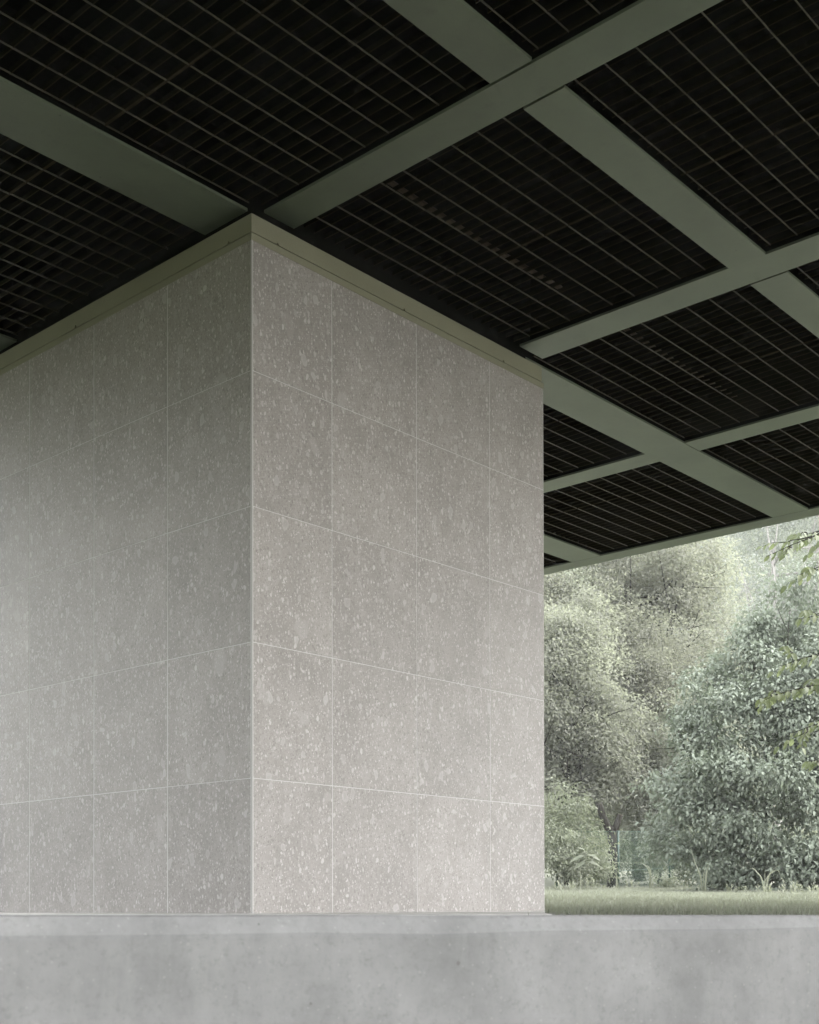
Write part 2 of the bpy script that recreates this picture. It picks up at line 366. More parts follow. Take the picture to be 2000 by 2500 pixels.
# ------------------------------------------------------------------ steel roof with gratings
roof = tag(empty('steel_roof', (0, 0, 5.29*S)), 'dark flat steel roof of crossing grey green beams with gratings between them', 'roof')
Zb, ZT = 5.2895, 5.98
VB = {'L': (-13.2, -12.8), 'K': (-6.2, -5.88), 'M': (-3.0, -2.69), 'A': (.2187, .5234), 'C': (3.3422, 3.6993), 'D': (6.575, 6.9028), 'G': (9.8186, 10.1305)}
UB = {'P': (-16.2, -15.8), 'Q': (-5.55, -5.15), 'B': (-2.4068, -2.0807), 'E': (.1825, .6883), 'F': (3.439, 3.9518), 'H': (6.75, 7.2)}  # outer beams P and L are unseen, set far out to shade the walls
vs_order = ['L', 'K', 'M', 'A', 'C', 'D', 'G']; us_order = ['P', 'Q', 'B', 'E', 'F', 'H']
FT, WT = .022, .03
def beam(axis, lo, hi, s0, s1, outer=False):
    """I section: wide bottom flange, thin web up to the deck; axis 'v' runs along y"""
    mb = MB(); mid = (lo+hi)/2
    def bx(a0, a1, z0, z1):
        if axis == 'v': mb.box(a0*S, a1*S, s0*S, s1*S, z0*S, z1*S)
        else: mb.box(s0*S, s1*S, a0*S, a1*S, z0*S, z1*S)
    bx(lo, hi, Zb, Zb+FT); b_ = mb.build('steel_beam', STEEL, roof)
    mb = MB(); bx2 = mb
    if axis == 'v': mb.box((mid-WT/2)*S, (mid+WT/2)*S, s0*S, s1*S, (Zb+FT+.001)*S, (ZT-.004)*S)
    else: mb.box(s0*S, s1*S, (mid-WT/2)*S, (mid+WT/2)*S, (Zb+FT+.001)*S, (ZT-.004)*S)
    mb.build('beam_web', DARK, roof); return b_  # web blackened so the space above the flange stays in shade
v_lo, v_hi = UB['P'][0], UB['H'][1]
GAP = .022
# along-v beams, cut at the block and at E where the slit shows
for nme in vs_order:
    lo, hi = VB[nme]
    if nme in 'AC':
        beam('v', lo, hi, v_lo, .109 if nme == 'A' else .06)
        beam('v', lo, hi, UB['E'][1]+.001, v_hi)
    elif nme == 'D':
        beam('v', lo, hi, v_lo, UB['E'][0]-.012); beam('v', lo, hi, UB['E'][1]+.0005, v_hi)
    else: beam('v', lo, hi, v_lo, v_hi)
# along-u beams in segments between the along-v ones
for nme in us_order:
    lo, hi = UB[nme]
    if nme == 'E':
        beam('u', lo, hi, VB['L'][1]+.001, VB['G'][0]-.006); continue
    for i in range(6):
        a, b_ = VB[vs_order[i]][1], VB[vs_order[i+1]][0]
        l = GAP if vs_order[i] in ('A', 'C') and nme == 'B' else .0008
        r = GAP if vs_order[i+1] == 'A' and nme == 'B' else .0008
        if vs_order[i+1] == 'G': r = .006
        beam('u', lo, hi, a+l, b_-r)
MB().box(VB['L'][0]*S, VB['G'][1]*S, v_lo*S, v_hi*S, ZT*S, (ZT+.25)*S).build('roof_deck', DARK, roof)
# rim closing the roof's edge above the flange of the outer beams
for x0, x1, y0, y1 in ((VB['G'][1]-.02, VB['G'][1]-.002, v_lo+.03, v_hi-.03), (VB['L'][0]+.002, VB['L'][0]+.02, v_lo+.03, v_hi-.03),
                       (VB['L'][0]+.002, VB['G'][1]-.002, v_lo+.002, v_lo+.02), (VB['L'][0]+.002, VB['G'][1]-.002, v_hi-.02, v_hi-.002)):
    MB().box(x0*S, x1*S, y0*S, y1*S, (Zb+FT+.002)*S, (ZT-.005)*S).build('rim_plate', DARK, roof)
Zg = 5.342
RODH, RODW, BLT, BLH = .011, .0052, .0034, .040
UP_, VP_ = .2262, .1172
comb = {'P': -5.6, 'Q': -2.452, 'B': .163, 'E': 3.42, 'F': 6.73}       # last rod line next to the far beam of each bay
joint = {'L': -9.5, 'K': -4.4, 'M': -1.15, 'A': 2.0, 'C': 5.2, 'D': 7.86}
for bi in range(5):
    ub0, ub1 = us_order[bi], us_order[bi+1]; y0, y1 = UB[ub0][1]+.004, UB[ub1][0]-.004
    rods = [comb[ub0]-k*UP_ for k in range(40)]; rods = [y for y in rods if y > y0+.01 and y < y1+.0]
    for ci in range(6):
        va, vb = vs_order[ci], vs_order[ci+1]; x0, x1 = VB[va][1], VB[vb][0]; xj = joint[va]
        for a, b_ in ((x0+.003, xj-.004), (xj+.004, x1-.012)):
            gx, gy = (a+b_)/2*S, (y0+y1)/2*S
            seen = ci >= 2 and ((bi in (1, 2, 3) and not (ci == 3 and bi == 3)) or (ci >= 4 and bi == 4))
            dv = rng.normal(0, .0025)
            mb = MB(); mb2 = MB(); nb = max(2, round((b_-a)/VP_)); h = (y1-y0)/2*S
            for k in range(nb+1):
                x = a + .002 + (b_-a-.004)*k/nb - (a+b_)/2
                w = BLT*(2.0 if k in (0, nb) else 1)
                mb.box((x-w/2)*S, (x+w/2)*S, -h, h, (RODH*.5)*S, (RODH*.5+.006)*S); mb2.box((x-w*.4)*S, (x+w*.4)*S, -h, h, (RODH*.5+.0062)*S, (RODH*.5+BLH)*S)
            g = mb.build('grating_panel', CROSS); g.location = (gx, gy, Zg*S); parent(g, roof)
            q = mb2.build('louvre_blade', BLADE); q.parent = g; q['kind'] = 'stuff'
            if seen:
                me = None
                for y in rods:
                    if me is None:
                        q = MB().box(-(b_-a)/2*S, (b_-a)/2*S, -RODW/2*S, RODW/2*S, 0, RODH*S).build('grating_rod', GRATE); me = q.data
                    else: q = link('grating_rod', me)
                    q.parent = g; q.location = (rng.normal(0, .002), (y+dv-(y0+y1)/2)*S, rng.normal(0, .0008))
            else:
                mb = MB()
                for y in rods: mb.box(-(b_-a)/2*S, (b_-a)/2*S, (y-(y0+y1)/2-RODW/2)*S, (y-(y0+y1)/2+RODW/2)*S, 0, RODH*S)
                q = mb.build('grating_rod', GRATE); q.parent = g; q['kind'] = 'stuff'

GLINT = paint_mat('glint_brown', (.042, .030, .016), .8, False)  # added brown pipes imitate warm glints above the gratings
for i, v in ((3, -.62), (4, -.62)):
    a, b_ = VB[vs_order[i]][1]+.25, VB[vs_order[i+1]][0]-.3
    MB().tube([(a*S, v*S, 5.50*S), ((a+b_)/2*S, (v+.015)*S, 5.49*S), (b_*S, v*S, 5.50*S)], .016, 8).build('glint_pipe', GLINT, roof)
# ------------------------------------------------------------------ vegetation
def unit(a): return a/np.maximum(np.linalg.norm(a, axis=-1, keepdims=True), 1e-9)
def leaf_arrays(P, A, N, L, Wd, curl=.25, big=False):
    """P base points, A leaf axis, N rough normal -> vertices, faces (tris or quads)"""
    n = len(P); A = unit(A); B = unit(np.cross(A, N)); N = unit(np.cross(B, A)); L = L[:, None]; Wd = Wd[:, None]
    if not big:
        mid = P + A*L*.45 - N*L*curl*.15
        v = np.stack([P, mid + B*Wd*.5 + N*Wd*.18, P + A*L - N*L*curl*.5, mid - B*Wd*.5 + N*Wd*.18], 1).reshape(-1, 3)
        i = np.arange(n)[:, None]*4
        f = np.concatenate([i+np.array([[0, 1, 2]]), i+np.array([[0, 2, 3]])], 1).reshape(-1, 3); k = 4
    else:
        m1 = P + A*L*.30 + N*L*.03; m2 = P + A*L*.68 - N*L*curl*.18; tip = P + A*L - N*L*curl*.55
        v = np.stack([P, m1 + B*Wd*.46 + N*Wd*.16, m1, m1 - B*Wd*.46 + N*Wd*.16, m2 + B*Wd*.40 + N*Wd*.12, m2, m2 - B*Wd*.40 + N*Wd*.12, tip], 1).reshape(-1, 3)
        i = np.arange(n)[:, None]*8
        fs = [(0, 1, 2), (0, 2, 3), (1, 4, 5), (1, 5, 2), (2, 5, 6), (2, 6, 3), (4, 7, 5), (5, 7, 6)]
        f = np.concatenate([i+np.array([q]) for q in fs], 1).reshape(-1, 3); k = 8
    return v, f, k
def crown_points(blobs, twigs, per, spread, seed, low=.55, gapf=1.5, gapt=-1.0):
    """twigs sit in the outer part of each ellipsoid blob, leaves gather round the twigs"""
    r = np.random.default_rng(seed)
    full = []
    for c, q in blobs:
        c = np.array(c); q = np.array(q); full.append((c, q*.82))
        for _ in range(7):
            dd = unit(r.normal(size=3)*np.array([1, 1, .9])); s_ = .28+.3*r.random(); full.append((c+dd*q*(.75+.3*r.random()), q*s_))
    blobs = full
    C = np.array([b[0] for b in blobs]); Rr = np.array([b[1] for b in blobs])
    vol = np.prod(Rr, 1)**.7; w = vol/vol.sum(); idx = r.choice(len(blobs), twigs, p=w)
    d = unit(r.normal(size=(twigs, 3))); rad = low+(1.08-low)*r.random(twigs)**.6
    rad *= 1+.16*np.sin(d[:, 0]*7+idx)+.14*np.sin(d[:, 2]*9+idx*2)
    TP = C[idx]+d*Rr[idx]*rad[:, None]
    q_s = gapf; nz_ = np.sin(q_s*(2.1*TP[:, 0]+1.3*TP[:, 1])+seed)+np.sin(q_s*(1.7*TP[:, 1]-2.3*TP[:, 2])+1)+np.sin(q_s*(2.5*TP[:, 2]+1.9*TP[:, 0])+2)
    kp = nz_ > gapt; TP, d, idx = TP[kp], d[kp], idx[kp]; twigs = len(TP)
    ti = np.repeat(np.arange(twigs), per)
    g = r.normal(size=(len(ti), 3))*spread*np.array([1, 1, .6])
    P = TP[ti]+g
    out = unit(d[ti]*np.array([1, 1, .7])+unit(g)*.8)
    return P, out, d[ti], ti, r
def add_tree(name, label, cat, base, blobs, leaf, m, twigs, per, spread, seed, trunk=None, bark=None, big=False, droop=.35, low=.55, group=None, singles=0, branches=10, trunk_r=.14, gapf=1.5, gapt=-1.0):
    t = tag(empty(name, base), label, cat, group)
    P, out, rad, ti, r = crown_points(blobs, twigs, per, spread, seed, low, gapf, gapt)
    n = len(P)
    keep = P[:, 2] > base.z+.02; P, out, rad, ti = P[keep], out[keep], rad[keep], ti[keep]; n = len(P)
    tw = r.normal(size=(ti.max()+1, 3)); tn = r.normal(size=(ti.max()+1, 3))
    A = unit(out*.7+tw[ti]*.5+r.normal(size=(n, 3))*.25+np.array([0, 0, -droop])); N = unit(rad*.6+np.array([0, 0, 1.0])+tn[ti]*.3+r.normal(size=(n, 3))*.22)
    L = leaf[0]*(.7+.6*r.random(n)); Wd = L*leaf[1]*(.85+.3*r.random(n))
    clump = r.random(ti.max()+1)[ti]; tint = np.clip(.55*clump+.45*r.random(n), 0, 1)
    if singles:
        # the leaves nearest the viewing side become leaves of their own
        cam3 = np.array([CX, CY, CZ]); d = P-cam3; D = d@np.array(fx); X = d@np.array(rx); px = 991.1+3076.7*X/D; py = 2211.5-3076.7*(P[:, 2]-CZ)/D
        ok = (px > 1345) & (px < 1995) & (py > 1300) & (py < 2165)
        order = np.argsort(np.where(ok, D, 1e9)); pick = order[:singles]; rest = np.ones(n, bool); rest[pick] = False
        for i in pick:
            v, f, k = leaf_arrays(P[i:i+1], A[i:i+1], N[i:i+1], L[i:i+1], Wd[i:i+1], .3, True)
            o = link('leaf', fast_mesh('leaf', v, f, True, np.full(8, tint[i])), m, t)
        P, A, N, L, Wd, tint = P[rest], A[rest], N[rest], L[rest], Wd[rest], tint[rest]
    v, f, k = leaf_arrays(P, A, N, L, Wd, .3, big)
    c = link('crown' if not singles else 'foliage', fast_mesh('crown', v, f, big, np.repeat(tint, k)), m, t); c['kind'] = 'stuff'
    if trunk:
        mb = MB(); top = Vector(trunk); b0 = Vector(base)-Vector((0, 0, .1))
        pts = [b0.lerp(top, s)+Vector((r.normal()*.05, r.normal()*.05, 0))*s for s in np.linspace(0, 1, 7)]
        mb.tube(pts, [trunk_r*(1.1-.8*s) for s in np.linspace(0, 1, 7)], 8)
        tr = mb.build('trunk', bark, t, smooth=True)
        mb = MB()
        for q in range(branches):
            s = .35+.6*r.random(); a = b0.lerp(top, s); bi = r.integers(len(blobs)); e = Vector(blobs[bi][0])+Vector(tuple(r.normal(size=3)*np.array(blobs[bi][1])*.45))
            if q % 2: e = Vector(blobs[bi][0])-fx*blobs[bi][1][0]*.85+rx*float(r.normal())*blobs[bi][1][0]*.6
            e.z = max(e.z, a.z+.2); mdl = a.lerp(e, .5)+Vector((r.normal()*.3, r.normal()*.3, -.15+r.normal()*.22))
            rr = trunk_r*(.42-.2*s)
            mb.tube([a, a.lerp(mdl, .6), mdl, mdl.lerp(e, .6), e], [rr, rr*.85, rr*.7, rr*.45, rr*.15], 6)
            for w in range(3):
                s0 = mdl.lerp(e, .2+.6*r.random()); e2 = s0+Vector(tuple(r.normal(size=3)*.45))
                mb.tube([s0, s0.lerp(e2, .5)+Vector((0, 0, -.03)), e2], [rr*.35, rr*.25, rr*.06], 5)
        mb.build('limbs', bark, t, smooth=True)
    return t
def B(px, py, D, rxm, rz=None, rd=None):
    p = put(sx(px, D), D, sz(py, D)); return (tuple(p), (rxm, rd or rxm, rz or rxm))
def at(px, D): return put(sx(px, D), D, lawn_z(D))

LPALE = leaf_mat('pale_leaves', (.145, .148, .118), (.20, .20, .166), .6, .58)
LFINE = leaf_mat('fine_leaves', (.16, .164, .132), (.20, .203, .168), .6, .6)
LFAR = leaf_mat('far_leaves', (.12, .13, .115), (.19, .20, .185), .6, .35)  # greyed and lightened to put distance haze into the leaf colour
LBIG = leaf_mat('waxy_leaves', (.105, .124, .094), (.168, .188, .15), .55, .28, .22)
LNEAR = leaf_mat('young_leaves', (.075, .09, .048), (.115, .13, .07), .4, .5)
LBUSH = leaf_mat('bush_leaves', (.12, .132, .092), (.18, .192, .145), .55, .4)
LDARK = leaf_mat('dark_leaves', (.055, .068, .04), (.11, .125, .08), .5, .3)  # dark leaf green of the low shrub behind the fence
LWEED = leaf_mat('weed_leaves', (.14, .15, .107), (.21, .216, .165), .5, .4)

# wooded hillside closing the view
hv = []; hf = []
hd = [46, 54, 62, 72, 84, 100, 140]; hz = [1.4, 4.5, 11, 20, 30, 40, 46]; hx = [-70, -45, -25, -12, 0, 10, 20, 30, 42, 56, 75, 100]
for i, d in enumerate(hd):
    for j, x in enumerate(hx): hv.append(tuple(put(x, d, hz[i]*(1+.12*math.sin(x*.21+d*.1)) - (.1 if i else 2))))
for i in range(len(hd)-1):
    for j in range(len(hx)-1):
        a = i*len(hx)+j; hf.append((a, a+1, a+len(hx)+1, a+len(hx)))
hm = MB(); hm.v = hv; hm.f = hf
tag(hm.build('hill', ground_mat('hill_floor', (.05, .058, .035), (.075, .085, .055), .8), smooth=True), kind='structure')
hb = []
r0 = np.random.default_rng(44)
for q in range(120):
    d = 50+36*r0.random(); x = d*(.02+.40*r0.random()); z = np.interp(d, hd, hz); hb.append((tuple(put(x, d, z+1.2+.8*r0.random())), (1.5+.9*r0.random(), 1.5+.9*r0.random(), 1.6+1.0*r0.random())))
P, out_, rad, ti, r_w = crown_points(hb, 4200, 11, .35, 45, .5)
nW = len(P); v, f, k = leaf_arrays(P, out_, rad*.6+np.array([0, 0, 1.])+r_w.normal(size=(nW, 3))*.4, .15+.12*r_w.random(nW), .09+.05*r_w.random(nW))
wd = link('woodland', fast_mesh('woodland', v, f, False, np.repeat(np.clip(.5*r_w.random(ti.max()+1)[ti]+.5*r_w.random(nW), 0, 1), k)), LFAR)
tag(wd, 'far wooded hillside of pale grey green crowns closing the view', 'woodland', kind='stuff')
# unseen bank added left of the building to block low sky
bv = []; bf = []; rb = random.Random(9)
prof = [(-33, -1.6), (-35, 2.8), (-38, 5.4), (-43, 7.0), (-60, 8.0)]; ys = list(range(-46, 92, 3))
for (x, z) in prof:
    for y in ys: bv.append((x+rb.gauss(0, .6), y+rb.gauss(0, .6), z+(rb.gauss(0, .45)+.5*math.sin(y*.5)+.4*math.sin(y*.23+1) if z > 0 else 0)))
for i in range(len(prof)-1):
    for j in range(len(ys)-1):
        a = i*len(ys)+j; bf.append((a, a+1, a+len(ys)+1, a+len(ys)))
bk = MB(); bk.v = bv; bk.f = bf
tag(bk.build('skyblock_bank', ground_mat('bank_cover', (.045, .055, .032), (.085, .095, .06), 1.5), smooth=True), kind='structure')
# background trees, far to near
add_tree('broadleaf_tree', 'hazy blue grey tree rising far behind at the upper right, pale branches showing', 'tree', at(1900, 46),
    [B(1930, 1480, 46, 2.2, 2.6), B(1800, 1400, 47, 1.5, 2.2), B(2060, 1330, 46, 2.2, 2.4), B(1880, 1230, 47, 2.0, 1.8), B(1980, 1700, 46, 2.3, 2.5), B(2150, 1550, 46, 2.2, 2.5), B(2010, 1250, 46, 2.3), B(2110, 1220, 46, 2.4), B(1920, 1150, 46, 2.2), B(2180, 1380, 46, 2.4), B(1820, 1640, 46, 1.6, 2)],
    (.085, .5), LFAR, 4600, 14, .30, 11, put(sx(1890, 46), 46, sz(1320, 46)), PALEBARK, branches=26, trunk_r=.17)
add_tree('broadleaf_tree', 'wide pale green feathery tree filling the gap left of the dark shrub, rounded top', 'tree', at(1560, 33),
    [B(1450, 1420, 33, 1.5, 1.4), B(1560, 1380, 33, 1.4, 1.2), B(1660, 1400, 33, 1.2, 1.3), B(1740, 1440, 33, .95, 1.25), B(1380, 1520, 33, 1.1), B(1500, 1560, 32.5, 1.5), B(1620, 1560, 32.5, 1.3), B(1750, 1590, 33, .95, 1.1),
     B(1690, 1700, 33, 1.2), B(1580, 1720, 32.5, 1.4), B(1460, 1720, 32.5, 1.4), B(1350, 1700, 33, 1.2), B(1250, 1500, 33, 1.5), B(1600, 1860, 32.5, 1.3), B(1700, 1850, 33, 1.2), B(1480, 1880, 32.5, 1.3), B(1240, 1750, 33, 1.6)],
    (.088, .50), LPALE, 11500, 16, .19, 12, put(sx(1530, 33), 33, sz(1420, 33)), BARK, branches=30, trunk_r=.15)
add_tree('broadleaf_tree', 'mid green dense tree beside the stone block edge, behind the fence', 'tree', at(1390, 29),
    [B(1370, 1640, 29, .9), B(1430, 1720, 29, .85), B(1350, 1800, 29, .9), B(1440, 1850, 28.8, .8), B(1380, 1920, 28.8, .9), B(1300, 1700, 29, 1.1), B(1290, 1900, 29, 1.1), B(1480, 1930, 28.8, .6), B(1390, 1570, 30, .85), B(1330, 1590, 29.6, .9), B(1465, 1650, 29.6, .75), B(1500, 1760, 29.3, .7), B(1440, 1530, 30.4, .7), B(1520, 1860, 29.2, .65)],
    (.082, .48), LFINE, 5600, 17, .18, 13, put(sx(1390, 29), 29, sz(1650, 29)), BARK, trunk_r=.11, branches=26)
add_tree('broadleaf_tree', 'loose pale tree between the dense left tree and the dark shrub', 'tree', at(1560, 31),
    [B(1520, 1640, 31, .9), B(1590, 1700, 31, .95), B(1500, 1790, 30.6, .9), B(1560, 1830, 30.6, .9), B(1650, 1680, 31, .9), B(1610, 1780, 30.6, .85), B(1560, 1560, 31.4, .8), B(1660, 1580, 31.4, .75)],
    (.062, .5), LPALE, 4600, 18, .18, 23, put(sx(1565, 31), 31, sz(1600, 31)), BARK, trunk_r=.10, branches=16)
add_tree('shrub', 'light fluffy shrub in the middle between tree stump and dark shrub', 'shrub', at(1610, 29.5),
    [B(1600, 1900, 29.5, .9), B(1660, 1830, 29.5, .85), B(1560, 1960, 29.5, .7), B(1680, 1960, 29, .85), B(1620, 2030, 29, .8), B(1540, 1850, 30, .8), B(1720, 1760, 30, .7)],
    (.064, .48), LFINE, 3800, 18, .15, 14, put(sx(1610, 29.5), 29.5, sz(1880, 29.5)), BARK, trunk_r=.06)
add_tree('shrub', 'low dark shrub growing right behind the green wire fence', 'shrub', at(1560, 28.4),
    [B(1500, 2110, 28.6, .62, .5), B(1570, 2100, 28.6, .65, .55), B(1640, 2100, 28.8, .6, .6), B(1440, 2080, 28.4, .6, .6), B(1700, 2090, 28.6, .6, .6)],
    (.06, .55), LDARK, 1100, 15, .14, 15)
# cut stump behind the fence
stump = tag(empty('tree_stump', at(1497, 27.6)), 'dark forked tree stump with one sawn off arm above the green fence', 'tree stump')
D = 27.6; b0 = at(1497, D)
def q_(px, py): return put(sx(px, D), D, sz(py, D))
MB().tube([b0, q_(1499, 2090), q_(1497, 2030)], [.13, .12, .12], 9).build('trunk', BARK, stump, smooth=True)
MB().tube([q_(1499, 2036), q_(1484, 2018), q_(1471, 1990), q_(1464, 1962)], [.10, .085, .078, .07], 9).build('branch', BARK, stump, smooth=True)
MB().tube([q_(1499, 2036), q_(1506, 2016), q_(1511, 2002), q_(1515, 1991)], [.10, .075, .068, .066], 10).build('sawn_branch', BARK, stump)
MB().tube([q_(1515, 1991), q_(1515.2, 1990.4)], [.061, .060], 12).build('cut_face', CUTWOOD, stump)

# big dark shrub on the right
add_tree('laurel_shrub', 'big dark green shrub with broad waxy leaves filling the right edge above the lawn', 'shrub', at(1860, 22),
    [B(1740, 1700, 22.3, .55), B(1700, 1810, 22, .55), B(1660, 1930, 22, .5), B(1640, 2040, 22.2, .45), B(1800, 1620, 22.4, .55), B(1880, 1560, 22.6, .6), B(1960, 1500, 22.6, .65),
     B(1800, 1760, 21.7, .6), B(1770, 1900, 21.5, .6), B(1740, 2020, 21.6, .5), B(1880, 1720, 21.4, .65), B(1960, 1650, 21.6, .65), B(1900, 1880, 21.1, .65), B(1860, 2010, 21, .6), B(1980, 1810, 21.1, .6),
     B(1980, 1970, 20.9, .6), B(1800, 2120, 21.3, .42, .36), B(1900, 2120, 20.9, .45, .36), B(1990, 2110, 20.6, .45, .4), B(2070, 1600, 22, .8), B(2090, 1850, 21.3, .8), B(2100, 2050, 21, .7), B(1700, 2110, 21.9, .4, .36), B(1850, 2140, 21.2, .5, .3), B(1950, 2140, 20.9, .5, .3), B(2050, 2140, 20.7, .5, .3), B(1750, 2140, 21.8, .4, .3)],
    (.080, .50), LBIG, 6800, 14, .12, 16, put(sx(1880, 22), 22, sz(1750, 22)), BARK, big=True, droop=.6, low=.35, singles=300, trunk_r=.07, branches=14, gapf=2.6, gapt=-.95)
add_tree('bush', 'pale leafy bush at the foot of the stone block corner, on the lawn edge', 'bush', at(1390, 25.4),
    [B(1350, 2060, 25.4, .42), B(1400, 2020, 25.5, .4), B(1450, 2070, 25.4, .36), B(1370, 2120, 25.3, .38, .3), B(1430, 2125, 25.2, .36, .28), B(1310, 2090, 25.5, .5), B(1320, 1990, 25.8, .45), B(1380, 1960, 25.9, .38), B(1470, 2130, 25.2, .25, .2)],
    (.075, .42), LBUSH, 950, 14, .11, 17, droop=.45, low=.4)
add_tree('bush', 'small round bush between green fence and long bladed plants', 'bush', at(1680, 24.6),
    [B(1665, 2110, 24.8, .32, .3), B(1715, 2120, 24.6, .34, .28), B(1640, 2145, 24.6, .24, .16), B(1760, 2135, 24.4, .3, .22), B(1690, 2060, 25, .32)],
    (.07, .45), LBUSH, 620, 14, .10, 18, droop=.4, low=.3)
add_tree('broadleaf_tree', 'deep green tree mass at the far back, glimpsed between the pale crowns', 'tree', at(1650, 42),
    [B(1500, 1700, 42, 2.6), B(1700, 1650, 43, 2.6), B(1400, 1900, 42, 2.4), B(1600, 1950, 42, 2.5), B(1800, 1850, 42, 2.6), B(1980, 1900, 42, 2.6), B(1300, 1650, 42, 2.4), B(1480, 1450, 43, 1.8), B(1640, 1440, 43, 1.8), B(1560, 1330, 43, 1.6)],
    (.12, .5), LFINE, 2600, 14, .35, 19, put(sx(1640, 42), 42, sz(1650, 42)), BARK)

# overhanging branches of a tree standing outside the frame on the right
nt_ = tag(empty('young_tree', at(2330, 14.5)), 'bright yellow green leafy branches of a near tree reaching in from the right edge', 'tree')
mb = MB(); base = at(2330, 14.5); topn = put(sx(2290, 14.5), 14.5, 6.2)
mb.tube([base-Vector((0, 0, .1)), base.lerp(topn, .4), base.lerp(topn, .8), topn], [.09, .075, .05, .03], 8).build('trunk', BARK, nt_, smooth=True)
LM = None
def near_leaf(p, axis, nrm, L, tint):
    P = np.zeros((1, 3)); v, f, k = leaf_arrays(P, np.array([[1., 0, 0]]), np.array([[0, 0, 1.]]), np.array([1.]), np.array([.46]), .3, True)
    global LM
    if LM is None or len(LM) < 4:
        LM = LM or []; LM.append(fast_mesh('leaf', v, f, True, np.full(8, .15+.25*len(LM)))); me = LM[-1]
    else: me = LM[int(tint*3.99)]
    o = link('leaf', me, LNEAR)
    x = axis.normalized(); y = nrm.cross(x).normalized(); z = x.cross(y)
    parent(o, nt_); o.matrix_basis = Matrix.Translation(p) @ Matrix((x*L, y*L, z*L)).transposed().to_4x4()
rl = random.Random(5); nleaf = 0
def branch(p0, p1, r0, nl, sub=3, sag=.12):
    global nleaf
    k = 7; pts = []
    for i in range(k):
        s = i/(k-1); p = p0.lerp(p1, s); p.z -= sag*(s*s) - sag*.5*s; p += Vector((rl.gauss(0, .012), rl.gauss(0, .012), rl.gauss(0, .012))); pts.append(p)
    MB().tube(pts, [r0*(1-.8*i/(k-1)) for i in range(k)], 5).build('twig', BARK, nt_, smooth=True)
    d = (p1-p0).normalized()
    for i in range(nl):
        s = .25+.75*(i+rl.random()*.6)/nl; j = min(int(s*(k-1)), k-2); q = pts[j].lerp(pts[j+1], min(max(s*(k-1)-j, 0), 1))
        side = d.cross(Vector((0, 0, 1))).normalized()*(1 if i % 2 else -1)
        ax = d*.55+side*(.5+rl.random()*.4)+Vector((0, 0, -.35-rl.random()*.8)); nr = Vector((rl.gauss(0, .4), rl.gauss(0, .4), .6))-fx*.7
        near_leaf(q, ax, nr, .082+.055*rl.random(), rl.random()); nleaf += 1
    for i in range(sub):
        s = .3+.6*(i+.5)/sub; j = min(int(s*(k-1)), k-2); q = pts[j].copy()
        side = d.cross(Vector((0, 0, 1))).normalized()*(1 if i % 2 else -1)
        e = q+(d*.7+side*.7+Vector((0, 0, rl.gauss(-.05, .2)))).normalized()*(p1-p0).length*(.28+.15*rl.random())
        branch(q, e, r0*.5, max(4, nl//3), 0, sag*.5)
def N_(px, py, D): return put(sx(px, D), D, sz(py, D))
for (x0, y0, d0, x1, y1, d1, nl) in [(2190, 1230, 14.6, 1880, 1345, 14.0, 16), (2170, 1270, 14.8, 1935, 1300, 14.6, 14), (2180, 1330, 14.3, 1950, 1395, 14.0, 12),
        (2200, 1560, 14.6, 1905, 1610, 14.2, 13), (2180, 1640, 14.2, 1850, 1695, 13.8, 18), (2180, 1700, 14.4, 1930, 1780, 14.0, 13), (2160, 1480, 14.8, 1960, 1500, 14.6, 9), (2170, 1840, 14.5, 1970, 1850, 14.2, 8)]:
    branch(N_(x0, y0, d0), N_(x1, y1, d1), .016, int(nl*1.8), 5)

# green wire fence
fence = tag(empty('wire_fence', at(1510, 25.9)), 'thin green wire mesh fence with slim posts, half hidden by shrubs behind the lawn', 'fence')
fp = [put(sx(1360, 25.8), 25.8, 0), put(sx(1510, 25.9), 25.9, 0), put(sx(1635, 28.0), 28.0, 0), put(sx(1760, 30.2), 30.2, 0)]
H = 1.23
def gz(p): return lawn_z((p-Vector((CX, CY, 0))).dot(fx))
for p in fp:
    g = gz(p); MB().tube([(p.x, p.y, g-.2), (p.x, p.y, g+H+.02)], .024, 8).build('post', FENCEG, fence, smooth=True)
for a, b_ in zip(fp, fp[1:]):
    mb = MB(); d = b_-a; ln = d.length; d.normalize(); st = .06; ga, gb = gz(a), gz(b_)
    def fpnt(s, h): return Vector((a.x+d.x*s, a.y+d.y*s, ga+(gb-ga)*s/ln+h))
    k = -H
    while k < ln:
        for sg in (1, -1):
            s0, s1 = (k, k+H) if sg > 0 else (k+H, k)
            h0, h1 = 0, H
            def cl(s, h, so, ho):
                if s < 0: t = (0-s)/(so-s); return 0, h+(ho-h)*t
                if s > ln: t = (ln-s)/(so-s); return ln, h+(ho-h)*t
                return s, h
            q0 = cl(s0, h0, s1, h1); q1 = cl(s1, h1, s0, h0)
            mb.tube([fpnt(*q0), fpnt(*q1)], .0021, 3, False)
        k += st
    w = mb.build('wire_mesh', FENCEG, fence); w['kind'] = 'stuff'
    for h in (.42, H): MB().tube([fpnt(0, h), fpnt(ln, h)], .006, 5).build('line_wire', FENCEG, fence)

